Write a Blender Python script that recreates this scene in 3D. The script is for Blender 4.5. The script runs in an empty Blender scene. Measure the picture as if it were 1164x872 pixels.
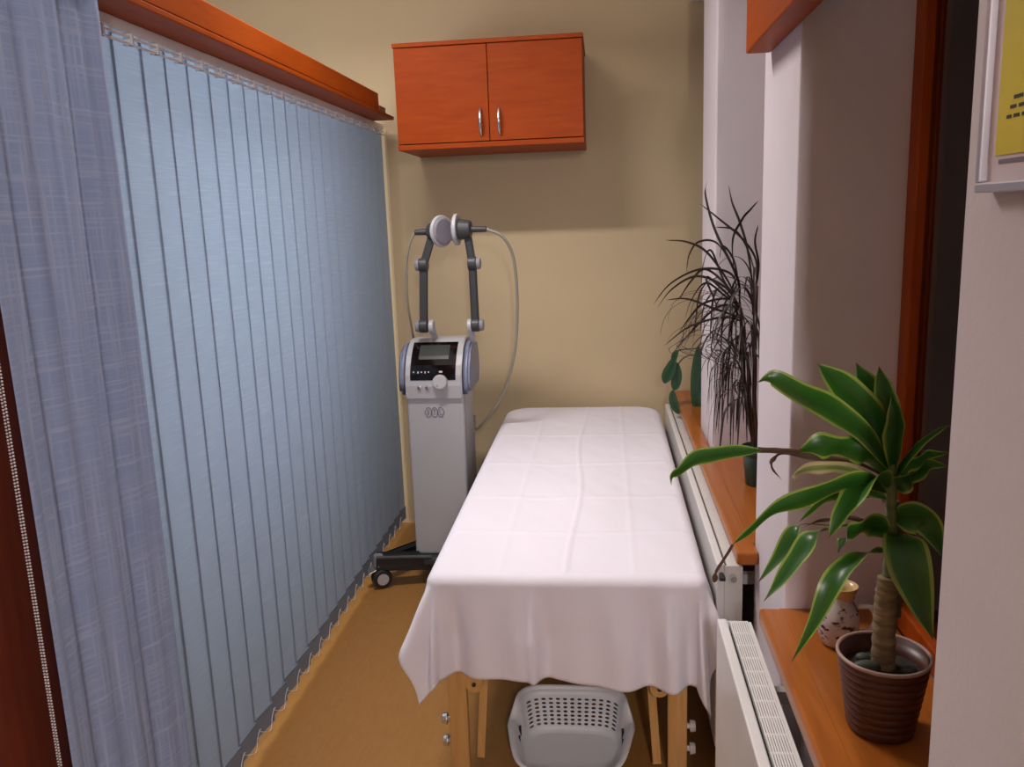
import bpy, bmesh, math, random
from mathutils import Vector, Matrix, noise
random.seed(7)
S = bpy.context.scene
COL = S.collection
PI = math.pi

# ------------------------------------------------------------------ camera
YAW, PIT, ROL = math.radians(6.471), math.radians(11.142), math.radians(2.093)
FPX = 960.0
CAM = Vector((0, 0, 1.6))
FW = Vector((-math.sin(YAW)*math.cos(PIT), math.cos(YAW)*math.cos(PIT), -math.sin(PIT)))
RT0 = Vector((math.cos(YAW), math.sin(YAW), 0))
UP0 = RT0.cross(FW)
RT = RT0*math.cos(ROL) - UP0*math.sin(ROL)
UP = UP0*math.cos(ROL) + RT0*math.sin(ROL)
cd = bpy.data.cameras.new('camera')
cam = bpy.data.objects.new('camera', cd)
COL.objects.link(cam)
cam.matrix_world = Matrix(((RT.x, UP.x, -FW.x, CAM.x), (RT.y, UP.y, -FW.y, CAM.y), (RT.z, UP.z, -FW.z, CAM.z), (0, 0, 0, 1)))
cd.sensor_width = 36
cd.lens = FPX/1164*36
cd.clip_start = 0.02
S.camera = cam


def at(u, v, y):
    """point of the room seen at u, v at real depth y"""
    d = FW + RT*((u-582)/FPX) - UP*((v-436)/FPX)
    return CAM + d*(y/d.y)


# ------------------------------------------------------------------ materials
def new_mat(name):
    m = bpy.data.materials.new(name)
    m.use_nodes = True
    nt = m.node_tree
    return m, nt, nt.nodes['Principled BSDF'], nt.nodes['Material Output']


def nd(nt, t, **kw):
    n = nt.nodes.new(t)
    for k, v in kw.items():
        setattr(n, k, v)
    return n


def mapping(nt, scale, coord='Object', rot=(0, 0, 0)):
    tc = nd(nt, 'ShaderNodeTexCoord')
    mp = nd(nt, 'ShaderNodeMapping')
    mp.inputs['Scale'].default_value = scale
    mp.inputs['Rotation'].default_value = rot
    nt.links.new(tc.outputs[coord], mp.inputs['Vector'])
    return mp.outputs['Vector']


def ramp(nt, fac, stops):
    r = nd(nt, 'ShaderNodeValToRGB')
    el = r.color_ramp.elements
    el[0].position, el[0].color = stops[0][0], (*stops[0][1], 1)
    el[1].position, el[1].color = stops[-1][0], (*stops[-1][1], 1)
    for p, c in stops[1:-1]:
        e = el.new(p)
        e.color = (*c, 1)
    nt.links.new(fac, r.inputs['Fac'])
    return r.outputs['Color']


def plain(name, col, rough=0.5, metal=0.0, var=0.06, scale=8.0, bump=0.0, bscale=60, coat=0.0, stretch=(1, 1, 1), spec=0.5):
    m, nt, b, o = new_mat(name)
    vec = mapping(nt, stretch)
    n = nd(nt, 'ShaderNodeTexNoise')
    n.inputs['Scale'].default_value = scale
    n.inputs['Detail'].default_value = 5
    nt.links.new(vec, n.inputs['Vector'])
    lo = tuple(c*(1-var) for c in col)
    hi = tuple(min(1, c*(1+var)) for c in col)
    nt.links.new(ramp(nt, n.outputs['Fac'], [(0.3, lo), (0.7, hi)]), b.inputs['Base Color'])
    b.inputs['Roughness'].default_value = rough
    b.inputs['Metallic'].default_value = metal
    b.inputs['Coat Weight'].default_value = coat
    b.inputs['Specular IOR Level'].default_value = spec
    if bump:
        n2 = nd(nt, 'ShaderNodeTexNoise')
        n2.inputs['Scale'].default_value = bscale
        nt.links.new(vec, n2.inputs['Vector'])
        bp = nd(nt, 'ShaderNodeBump')
        bp.inputs['Strength'].default_value = bump
        bp.inputs['Distance'].default_value = 0.002
        nt.links.new(n2.outputs['Fac'], bp.inputs['Height'])
        nt.links.new(bp.outputs['Normal'], b.inputs['Normal'])
    return m


def wood(name, c1, c2, stretch=(14, 14, 1.2), rough=0.35, coat=0.2):
    m, nt, b, o = new_mat(name)
    vec = mapping(nt, stretch)
    n = nd(nt, 'ShaderNodeTexNoise')
    n.inputs['Scale'].default_value = 3.0
    n.inputs['Detail'].default_value = 7
    n.inputs['Distortion'].default_value = 0.6
    nt.links.new(vec, n.inputs['Vector'])
    nt.links.new(ramp(nt, n.outputs['Fac'], [(0.3, c1), (0.72, c2)]), b.inputs['Base Color'])
    b.inputs['Roughness'].default_value = rough
    b.inputs['Coat Weight'].default_value = coat
    b.inputs['Coat Roughness'].default_value = 0.25
    b.inputs['Specular IOR Level'].default_value = 0.15
    return m


M = {}
M['wall_cream'] = plain('cream_paint', (0.57, 0.455, 0.275), 0.85, var=0.03, scale=3, bump=0.15, bscale=120)
M['wall_white'] = plain('white_paint', (0.66, 0.60, 0.625), 0.85, var=0.03, scale=4, bump=0.25, bscale=90)
M['ceiling'] = plain('ceiling_paint', (0.78, 0.76, 0.72), 0.9, var=0.02)
M['cherry'] = wood('cherry_wood', (0.27, 0.040, 0.001), (0.36, 0.060, 0.002), (10, 10, 1.5), .5, .05)
M['cherry_x'] = wood('cherry_wood_across', (0.29, 0.040, 0.001), (0.36, 0.056, 0.002), (2, 14, 14), .5, .05)
M['cherry_y'] = wood('cherry_wood_along', (0.30, 0.046, 0.001), (0.38, 0.066, 0.002), (14, 1.4, 14), .5, .05)
M['sill'] = wood('sill_wood', (0.33, 0.095, 0.014), (0.42, 0.13, 0.02), (12, 1.2, 12), 0.3, 0.4)
M['dark_shaded'] = wood('dark_shaded_wood', (0.13, 0.026, 0.012), (0.19, 0.04, 0.016), (12, 12, 1.2), 0.4)  # cherry with the post's shade put into the colour; also the dark block
M['beech'] = wood('beech_wood', (0.56, 0.30, 0.10), (0.68, 0.40, 0.15), (20, 20, 1.5), 0.4)
M['radiator'] = plain('radiator_enamel', (0.78, 0.77, 0.74), 0.35, var=0.02, coat=0.2)
M['slot'] = plain('radiator_slot', (0.16, 0.16, 0.155), 0.6)
M['grey_shell'] = plain('light_grey_plastic', (0.46, 0.46, 0.475), 0.4, var=0.02)
M['blue_shell'] = plain('blue_grey_plastic', (0.22, 0.245, 0.345), 0.4, var=0.03)
M['dark_plastic'] = plain('dark_grey_plastic', (0.045, 0.047, 0.050), 0.45, var=0.06)
M['mid_plastic'] = plain('mid_grey_plastic', (0.24, 0.24, 0.27), 0.45, var=0.04)
M['black_plastic'] = plain('black_plastic', (0.018, 0.018, 0.02), 0.4)
M['black_glass'] = plain('black_glass', (0.004, 0.004, 0.005), 0.07, var=0.0)
M['screen'] = plain('unlit_screen', (0.055, 0.06, 0.055), 0.2, var=0.0)
M['ink'] = plain('grey_print', (0.17, 0.17, 0.21), 0.6)
M['white_mark'] = plain('white_print', (0.7, 0.7, 0.7), 0.5)
M['chrome'] = plain('brushed_metal', (0.70, 0.68, 0.66), 0.25, metal=1.0, var=0.03)
M['cable'] = plain('grey_cable', (0.30, 0.28, 0.22), 0.5)
M['cushion'] = plain('cream_vinyl', (0.62, 0.52, 0.38), 0.5)
M['white_plastic'] = plain('white_plastic', (0.75, 0.75, 0.75), 0.4, var=0.02)
M['soil'] = plain('dark_soil', (0.03, 0.022, 0.015), 0.95, var=0.5, scale=60, bump=0.9, bscale=80)
M['stone'] = plain('green_grey_pebble', (0.06, 0.07, 0.055), 0.6, var=0.2)
M['green_pot'] = plain('dark_green_plastic', (0.010, 0.05, 0.035), 0.4)
M['cane'] = plain('cane_bark', (0.24, 0.17, 0.085), 0.8, var=0.35, scale=12, bump=0.8, bscale=40, stretch=(1, 1, 6))
M['stalk_dark'] = plain('dark_stalk', (0.09, 0.05, 0.03), 0.8, var=0.3, scale=30)
M['frame_metal'] = plain('silver_frame', (0.50, 0.48, 0.53), 0.35, metal=0.6)
M['paper'] = plain('white_paper', (0.66, 0.56, 0.58), 0.7)
M['yellow_paper'] = plain('yellow_paper', (0.62, 0.50, 0.02), 0.6, var=0.12, scale=5)
M['shutter'] = plain('dark_shutter', (0.030, 0.012, 0.010), 0.6, var=0.2)
M['cream_glaze'] = plain('cream_glaze', (0.62, 0.45, 0.20), 0.25, var=0.1)
M['weight'] = plain('grey_weight_pocket', (0.21, 0.26, 0.34), 0.7)


def floor_mat():
    m, nt, b, o = new_mat('tan_laminate')
    vec = mapping(nt, (1, 1, 1))
    n = nd(nt, 'ShaderNodeTexNoise')
    n.inputs['Scale'].default_value = 22
    n.inputs['Detail'].default_value = 8
    n.inputs['Roughness'].default_value = 0.7
    mp2 = mapping(nt, (2.2, 0.7, 1))
    nt.links.new(mp2, n.inputs['Vector'])
    nt.links.new(ramp(nt, n.outputs['Fac'], [(0.3, (0.34, 0.16, 0.036)), (0.7, (0.40, 0.195, 0.05))]), b.inputs['Base Color'])
    b.inputs['Roughness'].default_value = 0.42
    return m


M['floor'] = floor_mat()


def fabric(name, base, light, slubs=0.5, transl=0.25, weave=900, horiz=True, vsc=26.0, hsc=26.0):
    m, nt, b, o = new_mat(name)
    # horizontal threads (thin in z) and vertical slubs (thin in y)
    a = nd(nt, 'ShaderNodeTexNoise')
    a.inputs['Scale'].default_value = 1
    a.inputs['Detail'].default_value = 3
    nt.links.new(mapping(nt, (hsc*0.25, hsc*0.25, hsc*10)), a.inputs['Vector'])
    c = nd(nt, 'ShaderNodeTexNoise')
    c.inputs['Scale'].default_value = 1
    c.inputs['Detail'].default_value = 3
    nt.links.new(mapping(nt, (vsc*8, vsc*8, vsc*0.25)), c.inputs['Vector'])
    mx = nd(nt, 'ShaderNodeMath', operation='MAXIMUM')
    nt.links.new(a.outputs['Fac'], mx.inputs[0])
    nt.links.new(c.outputs['Fac'], mx.inputs[1])
    colr = ramp(nt, mx.outputs[0] if horiz == 2 else a.outputs['Fac'], [(0.48, base), (0.48+slubs*0.5, light)])
    nt.links.new(colr, b.inputs['Base Color'])
    b.inputs['Roughness'].default_value = 0.9
    b.inputs['Specular IOR Level'].default_value = 0.15
    tr = nd(nt, 'ShaderNodeBsdfTranslucent')
    nt.links.new(colr, tr.inputs['Color'])
    mix = nd(nt, 'ShaderNodeMixShader')
    mix.inputs[0].default_value = transl
    nt.links.new(b.outputs[0], mix.inputs[1])
    nt.links.new(tr.outputs[0], mix.inputs[2])
    nt.links.new(mix.outputs[0], o.inputs['Surface'])
    return m


M['slat'] = fabric('blue_grey_blind_fabric', (0.44, 0.515, 0.62), (0.50, 0.575, 0.67), 0.4, 0.45, hsc=30)
M['curtain'] = fabric('blue_slub_voile', (0.36, 0.46, 0.69), (0.50, 0.59, 0.77), 0.45, 0.22, horiz=2, vsc=18, hsc=18)


def sheet_mat():
    m, nt, b, o = new_mat('white_cotton')
    b.inputs['Base Color'].default_value = (0.80, 0.775, 0.83, 1)
    b.inputs['Roughness'].default_value = 0.9
    b.inputs['Specular IOR Level'].default_value = 0.1
    n = nd(nt, 'ShaderNodeTexNoise')
    n.inputs['Scale'].default_value = 1
    n.inputs['Detail'].default_value = 4
    nt.links.new(mapping(nt, (9, 7, 7)), n.inputs['Vector'])
    n2 = nd(nt, 'ShaderNodeTexNoise')
    n2.inputs['Scale'].default_value = 900
    nt.links.new(mapping(nt, (1, 1, 1)), n2.inputs['Vector'])
    ad = nd(nt, 'ShaderNodeMath', operation='MULTIPLY_ADD')
    ad.inputs[1].default_value = 0.04
    nt.links.new(n2.outputs['Fac'], ad.inputs[0])
    nt.links.new(n.outputs['Fac'], ad.inputs[2])
    bp = nd(nt, 'ShaderNodeBump')
    bp.inputs['Strength'].default_value = 0.35
    bp.inputs['Distance'].default_value = 0.012
    nt.links.new(ad.outputs[0], bp.inputs['Height'])
    nt.links.new(bp.outputs['Normal'], b.inputs['Normal'])
    return m


M['sheet'] = sheet_mat()


def leaf_mat(name, mid, edge, tip, rough=0.35, edge_at=0.72, transl=0.15):
    m, nt, b, o = new_mat(name)
    tc = nd(nt, 'ShaderNodeTexCoord')
    sp = nd(nt, 'ShaderNodeSeparateXYZ')
    nt.links.new(tc.outputs['UV'], sp.inputs[0])
    # |2u-1| : 0 at midrib, 1 at margin
    s = nd(nt, 'ShaderNodeMath', operation='MULTIPLY_ADD')
    s.inputs[1].default_value = 1.6
    s.inputs[2].default_value = -.8
    nt.links.new(sp.outputs['X'], s.inputs[0])
    ab = nd(nt, 'ShaderNodeMath', operation='ABSOLUTE')
    nt.links.new(s.outputs[0], ab.inputs[0])
    n = nd(nt, 'ShaderNodeTexNoise')
    n.inputs['Scale'].default_value = 1
    nt.links.new(mapping(nt, (22, 2.2, 1), 'UV'), n.inputs['Vector'])
    n.inputs['Detail'].default_value = 4
    ad = nd(nt, 'ShaderNodeMath', operation='MULTIPLY_ADD')
    ad.inputs[1].default_value = 0.45
    nt.links.new(n.outputs['Fac'], ad.inputs[0])
    nt.links.new(ab.outputs[0], ad.inputs[2])
    dark = tuple(c*0.75 for c in mid)
    c1 = ramp(nt, ad.outputs[0], [(0.15, dark), (0.5, mid), (edge_at+.03, tuple(c*1.3 for c in mid)), (edge_at+.14, edge)])
    tp = nd(nt, 'ShaderNodeMapRange')
    tp.inputs['From Min'].default_value = 0.93
    tp.inputs['From Max'].default_value = 0.985
    nt.links.new(sp.outputs['Y'], tp.inputs['Value'])
    mx = nd(nt, 'ShaderNodeMix', data_type='RGBA')
    nt.links.new(tp.outputs[0], mx.inputs[0])
    nt.links.new(c1, mx.inputs[6])
    mx.inputs[7].default_value = (*tip, 1)
    nt.links.new(mx.outputs[2], b.inputs['Base Color'])
    b.inputs['Roughness'].default_value = rough
    tr = nd(nt, 'ShaderNodeBsdfTranslucent')
    nt.links.new(mx.outputs[2], tr.inputs['Color'])
    mix = nd(nt, 'ShaderNodeMixShader')
    mix.inputs[0].default_value = transl
    nt.links.new(b.outputs[0], mix.inputs[1])
    nt.links.new(tr.outputs[0], mix.inputs[2])
    nt.links.new(mix.outputs[0], o.inputs['Surface'])
    return m


M['leaf'] = leaf_mat('striped_green_leaf', (0.024, 0.100, 0.010), (0.27, 0.35, 0.06), (0.12, 0.05, 0.02), edge_at=.77)
M['leaf_dry'] = leaf_mat('dry_leaf', (0.14, 0.17, 0.04), (0.42, 0.36, 0.16), (0.06, 0.03, 0.02), 0.6, 0.45)
M['leaf_brown'] = leaf_mat('shrivelled_leaf', (0.07, 0.035, 0.02), (0.12, 0.07, 0.04), (0.04, 0.02, 0.015), 0.7)
M['leaf_thin'] = leaf_mat('dark_narrow_leaf', (0.014, 0.022, 0.010), (0.045, 0.016, 0.018), (0.05, 0.02, 0.02), 0.45, 0.4)
M['leaf_wax'] = leaf_mat('dark_waxy_leaf', (0.022, 0.07, 0.028), (0.035, 0.09, 0.03), (0.04, 0.07, 0.03), 0.25)


def ribbed_pot_mat():
    m, nt, b, o = new_mat('brown_glazed_pot')
    n = nd(nt, 'ShaderNodeTexNoise')
    n.inputs['Scale'].default_value = 14
    nt.links.new(mapping(nt, (1, 1, 5)), n.inputs['Vector'])
    nt.links.new(ramp(nt, n.outputs['Fac'], [(0.3, (0.060, 0.018, 0.011)), (0.7, (0.105, 0.032, 0.018))]), b.inputs['Base Color'])
    b.inputs['Roughness'].default_value = 0.38
    return m


M['brown_pot'] = ribbed_pot_mat()
M['pot_rim'] = plain('worn_pot_rim', (0.40, 0.27, 0.22), 0.5)


def jug_mat():
    m, nt, b, o = new_mat('painted_white_glaze')
    n = nd(nt, 'ShaderNodeTexNoise')
    n.inputs['Scale'].default_value = 1
    n.inputs['Detail'].default_value = 2
    nt.links.new(mapping(nt, (60, 60, 95)), n.inputs['Vector'])
    nt.links.new(ramp(nt, n.outputs['Fac'], [(0.37, (0.05, 0.04, 0.06)), (0.41, (0.35, 0.27, 0.30)), (0.46, (0.66, 0.62, 0.62))]), b.inputs['Base Color'])
    b.inputs['Roughness'].default_value = 0.15
    return m


M['jug'] = jug_mat()


def holes_mat():
    """white plastic pierced by rows of oval holes (UV counts the holes)"""
    m, nt, b, o = new_mat('pierced_white_plastic')
    b.inputs['Base Color'].default_value = (0.78, 0.79, 0.82, 1)
    b.inputs['Roughness'].default_value = 0.4
    tc = nd(nt, 'ShaderNodeTexCoord')
    fr = nd(nt, 'ShaderNodeVectorMath', operation='FRACTION')
    nt.links.new(tc.outputs['UV'], fr.inputs[0])
    su = nd(nt, 'ShaderNodeVectorMath', operation='SUBTRACT')
    su.inputs[1].default_value = (0.5, 0.5, 0)
    nt.links.new(fr.outputs[0], su.inputs[0])
    ln = nd(nt, 'ShaderNodeVectorMath', operation='LENGTH')
    nt.links.new(su.outputs[0], ln.inputs[0])
    gt = nd(nt, 'ShaderNodeMath', operation='LESS_THAN')
    gt.inputs[1].default_value = 0.31
    nt.links.new(ln.outputs['Value'], gt.inputs[0])
    tp = nd(nt, 'ShaderNodeBsdfTransparent')
    mix = nd(nt, 'ShaderNodeMixShader')
    nt.links.new(gt.outputs[0], mix.inputs[0])
    nt.links.new(b.outputs[0], mix.inputs[1])
    nt.links.new(tp.outputs[0], mix.inputs[2])
    nt.links.new(mix.outputs[0], o.inputs['Surface'])
    return m


M['pierced'] = holes_mat()
M['basket'] = plain('white_basket_plastic', (0.80, 0.80, 0.80), 0.4, var=0.02)


def glass_mat():
    m, nt, b, o = new_mat('window_glass')
    b.inputs['Base Color'].default_value = (0.9, 0.92, 0.95, 1)
    b.inputs['Roughness'].default_value = 0.02
    tp = nd(nt, 'ShaderNodeBsdfTransparent')
    gl = nd(nt, 'ShaderNodeBsdfGlossy')
    gl.inputs['Roughness'].default_value = 0.02
    fz = nd(nt, 'ShaderNodeFresnel')
    fz.inputs['IOR'].default_value = 1.5
    mix = nd(nt, 'ShaderNodeMixShader')
    nt.links.new(fz.outputs[0], mix.inputs[0])
    nt.links.new(tp.outputs[0], mix.inputs[1])
    nt.links.new(gl.outputs[0], mix.inputs[2])
    nt.links.new(mix.outputs[0], o.inputs['Surface'])
    return m


M['glass'] = glass_mat()


# ------------------------------------------------------------------ builders
def root_loc(o):
    v = Vector((0, 0, 0))
    while o is not None:
        v += Vector(o.location)
        o = o.parent
    return v


def link_mesh(name, bm, mat, parent=None, smooth=False, loc=None):
    """vertices given in room coordinates; the object's origin is its parent's base (or loc)"""
    off = root_loc(parent) if parent else (Vector(loc) if loc is not None else Vector((0, 0, 0)))
    bmesh.ops.translate(bm, verts=bm.verts, vec=-off)
    bmesh.ops.recalc_face_normals(bm, faces=bm.faces)
    me = bpy.data.meshes.new(name)
    bm.to_mesh(me)
    bm.free()
    o = bpy.data.objects.new(name, me)
    COL.objects.link(o)
    mats = mat if isinstance(mat, (list, tuple)) else [mat]
    for k in mats:
        me.materials.append(k)
    if smooth:
        for p in me.polygons:
            p.use_smooth = True
    if parent:
        o.parent = parent
    else:
        o.location = off
    return o


def thing(name, label, cat, loc, group=None):
    o = bpy.data.objects.new(name, None)
    o.empty_display_size = 0.05
    COL.objects.link(o)
    o.location = loc
    o['label'] = label
    o['category'] = cat
    if group:
        o['group'] = group
    return o


def tag(o, label, cat, group=None):
    o['label'] = label
    o['category'] = cat
    if group:
        o['group'] = group
    return o


def struct(o):
    o['kind'] = 'structure'
    return o


def box(bm, x0, x1, y0, y1, z0, z1, bev=0.0, seg=2, mat=0):
    r = bmesh.ops.create_cube(bm, size=1)
    vs = r['verts']
    for v in vs:
        v.co = Vector((x0 if v.co.x < 0 else x1, y0 if v.co.y < 0 else y1, z0 if v.co.z < 0 else z1))
    fs = set(f for v in vs for f in v.link_faces)
    for f in fs:
        f.material_index = mat
    if bev > 0:
        es = list(set(e for v in vs for e in v.link_edges))
        bmesh.ops.bevel(bm, geom=es, offset=bev, segments=seg, affect='EDGES', profile=0.5)
    return vs


def boxm(*a, **k):
    bm = bmesh.new()
    box(bm, *a, **k)
    return bm


def bar(bm, p, q, w, h, up=Vector((0, 0, 1)), bev=0.0):
    """rectangular bar from p to q, w across, h along up"""
    p, q = Vector(p), Vector(q)
    d = (q-p)
    L = d.length
    d.normalize()
    s = d.cross(up).normalized()
    u = s.cross(d).normalized()
    r = bmesh.ops.create_cube(bm, size=1)
    vs = r['verts']
    for v in vs:
        c = v.co.copy()
        v.co = p + d*((c.x+0.5)*L) + s*(c.y*w) + u*(c.z*h)
    if bev:
        es = list(set(e for v in vs for e in v.link_edges))
        bmesh.ops.bevel(bm, geom=es, offset=bev, segments=2, affect='EDGES', profile=0.5)


def cyl(bm, p, q, r0, r1=None, seg=20, bev=0.0):
    p, q = Vector(p), Vector(q)
    r1 = r0 if r1 is None else r1
    d = q-p
    mtx = Matrix.Translation((p+q)/2) @ d.to_track_quat('Z', 'Y').to_matrix().to_4x4()
    r = bmesh.ops.create_cone(bm, cap_ends=True, segments=seg, radius1=r0, radius2=r1, depth=d.length, matrix=mtx)
    if bev:
        es = [e for e in set(e for v in r['verts'] for e in v.link_edges)
              if any(len(f.verts) > 4 for f in e.link_faces)]
        bmesh.ops.bevel(bm, geom=es, offset=bev, segments=2, affect='EDGES', profile=0.5)


def catmull(pts, n=8):
    P = [Vector(p) for p in pts]
    P = [P[0]*2-P[1]] + P + [P[-1]*2-P[-2]]
    out = []
    for i in range(1, len(P)-2):
        for k in range(n):
            t = k/n
            a, b, c, d = P[i-1], P[i], P[i+1], P[i+2]
            out.append(0.5*((2*b)+(c-a)*t+(2*a-5*b+4*c-d)*t*t+(3*b-a-3*c+d)*t**3))
    out.append(P[-2].copy())
    return out


def tube(bm, pts, r, seg=8, n=8, smooth=True):
    P = catmull(pts, n) if smooth else [Vector(p) for p in pts]
    rings = []
    prev = None
    for i, p in enumerate(P):
        t = (P[min(i+1, len(P)-1)]-P[max(i-1, 0)]).normalized()
        if prev is None:
            s = t.orthogonal().normalized()
        else:
            s = (prev - t*prev.dot(t))
            s = s.normalized() if s.length > 1e-6 else t.orthogonal().normalized()
        prev = s
        b = t.cross(s)
        rr = r(i/(len(P)-1)) if callable(r) else r
        rings.append([bm.verts.new(p + (s*math.cos(2*PI*k/seg)+b*math.sin(2*PI*k/seg))*rr) for k in range(seg)])
    for a, c in zip(rings, rings[1:]):
        for k in range(seg):
            bm.faces.new((a[k], a[(k+1) % seg], c[(k+1) % seg], c[k]))
    bm.faces.new(rings[0][::-1])
    bm.faces.new(rings[-1])


def lathe(bm, prof, cx, cy, cz, seg=40, cap0=True, cap1=False):
    rings = []
    for r, z in prof:
        rings.append([bm.verts.new((cx+r*math.cos(2*PI*k/seg), cy+r*math.sin(2*PI*k/seg), cz+z)) for k in range(seg)])
    for a, c in zip(rings, rings[1:]):
        for k in range(seg):
            bm.faces.new((a[k], a[(k+1) % seg], c[(k+1) % seg], c[k]))
    if cap0:
        bm.faces.new(rings[0][::-1])
    if cap1:
        bm.faces.new(rings[-1])


def prism(bm, prof, x0, x1, mat=0):
    """closed outline of (y, z) points extruded from x0 to x1"""
    a = [bm.verts.new((x0, y, z)) for y, z in prof]
    c = [bm.verts.new((x1, y, z)) for y, z in prof]
    n = len(prof)
    fs = [bm.faces.new(a), bm.faces.new(c[::-1])]
    for i in range(n):
        fs.append(bm.faces.new((a[i], c[i], c[(i+1) % n], a[(i+1) % n])))
    for f in fs:
        f.material_index = mat


def leaf_mesh(bm, pts, width, prof, side=None, fold=0.25, wave=0.0, n=7, flip=1.0, twist=0.0):
    """blade along pts; prof(t) -> 0..1 half-width factor; V fold along the midrib, wavy margins"""
    uvl = bm.loops.layers.uv.verify()
    P = catmull(pts, n)
    L = len(P)-1
    rows = []
    ph = random.random()*6
    prev = None
    for i, p in enumerate(P):
        t = i/L
        d = (P[min(i+1, L)]-P[max(i-1, 0)]).normalized()
        s0 = side if side is not None else Vector((0, 0, 1))
        s = s0 - d*s0.dot(d)
        if s.length < 0.15:
            s = prev if prev is not None else d.orthogonal()
            s = s - d*s.dot(d)
        s.normalize()
        if prev is not None and s.dot(prev) < 0:
            s = -s
        prev = s
        nn = d.cross(s).normalized()
        if twist:
            a = twist*t
            s, nn = s*math.cos(a)+nn*math.sin(a), nn*math.cos(a)-s*math.sin(a)
        w = width*0.5*max(prof(t), 0.0)
        row = []
        for j in (-1, -0.5, 0, 0.5, 1):
            wv = wave*math.sin(t*17+ph+(1.7 if j > 0 else 0))*abs(j)*w
            row.append(bm.verts.new(p + s*(w*j) + nn*(flip*fold*w*abs(j)+wv)))
        rows.append(row)
    for i in range(L):
        for j in range(4):
            f = bm.faces.new((rows[i][j], rows[i][j+1], rows[i+1][j+1], rows[i+1][j]))
            uv = [(j/4, i/L), ((j+1)/4, i/L), ((j+1)/4, (i+1)/L), (j/4, (i+1)/L)]
            for lp, c in zip(f.loops, uv):
                lp[uvl].uv = c


def copy_tree(o, parent=None):
    c = o.copy()
    COL.objects.link(c)
    if parent:
        c.parent = parent
    for ch in [k for k in bpy.data.objects if k.parent == o]:
        copy_tree(ch, c)
    return c


# ------------------------------------------------------------------ room shell
D = 4.247          # back wall
CEIL = 3.0
XP = 0.395         # room face of the piers
XW = 0.61          # window plane
XL = -2.6          # far wall of the room beyond the blinds
YF = -1.8          # behind the viewer
struct(link_mesh('floor', boxm(XL-.1, 0.85, YF-.1, D+.1, -0.1, 0), M['floor']))
struct(link_mesh('ceiling', boxm(XL-.1, 0.95, YF-.1, D+.1, CEIL, CEIL+.1), M['ceiling']))
struct(link_mesh('wall_back', boxm(XL-.1, 0.95, D, D+.1, 0, CEIL), M['wall_cream']))
struct(link_mesh('wall_left', boxm(XL-.1, XL, YF, D, 0, CEIL), M['wall_cream']))
struct(link_mesh('wall_front', boxm(XL-.1, 0.95, YF-.1, YF, 0, CEIL), M['wall_cream']))

# right wall: piers, parapets below the sills, lintels over the windows
PIERS = [(3.134, 3.523), (1.83, 2.216), (YF, 1.0)]
NICHES = [(3.523, D), (2.216, 3.134), (1.0, 1.83)]
bm = bmesh.new()
for a, b in PIERS:
    box(bm, XP, 0.95, a, b, 0, CEIL, bev=0.006)
for a, b in NICHES:
    box(bm, 0.44, 0.85, a, b, 0, 0.665)
    box(bm, 0.42, 0.95, a, b, 2.55, CEIL)
struct(link_mesh('wall_right', bm, M['wall_white']))

for i, (a, b) in enumerate(NICHES):
    zt = 2.55
    t = thing('window_%d' % (i+1), 'dark window in its wooden frame', 'window', (XW, (a+b)/2, .71))
    for k in ('label', 'category'):
        del t[k]
    struct(t)
    bm = bmesh.new()
    fw = 0.055
    for (y0, y1, z0, z1) in ((a, a+fw, .71, zt), (b-fw, b, .71, zt), (a+fw, b-fw, .71, .71+fw), (a+fw, b-fw, zt-fw, zt)):
        box(bm, XW, XW+.06, y0+.0015, y1-.0015, z0+.0015, z1-.0015, bev=.004)
    link_mesh('window_frame', bm, M['cherry'], t)
    link_mesh('pane', boxm(XW+.02, XW+.026, a+fw, b-fw, .71+fw, zt-fw), M['glass'], t)
    bm = bmesh.new()
    z = .71
    while z < zt:
        box(bm, XW+.09, XW+.105, a+.01, b-.01, z+.003, z+.033, bev=.005, seg=1)
        z += .036
    link_mesh('roller_shutter', bm, M['shutter'], t)

# window sills (boards with a rounded nose, overhanging the piers)
def sill(y0, y1, cut, label):
    bm = bmesh.new()
    box(bm, .337, XP-.001, y0, y1, .672, .71, bev=.008, seg=3)
    for a, b in cut:
        box(bm, XP-.012, XW-.001, a+.001, b-.001, .6725, .7095)
    o = link_mesh('window_sill', bm, M['sill'], loc=(.36, (y0+y1)/2, .672))
    tag(o, label, 'window sill')
sill(2.15, D-.002, [(3.524, D-.002), (2.217, 3.133)], 'long orange-brown wooden window sill beyond the middle pillar, holding the spiky plant')
sill(1.001, 1.83, [(1.0, 1.829)], 'orange-brown wooden window sill nearest the viewer, under the brown plant pot')

# wooden pelmet above the middle pillar
o = link_mesh('window_pelmet', boxm(.337, XP-.001, 1.001, 2.14, 1.955, 2.12, bev=.004), M['cherry_y'], loc=(.36, 1.6, 1.955))
tag(o, 'orange wooden pelmet board at the top right, fixed across the middle white pillar', 'pelmet')

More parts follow.
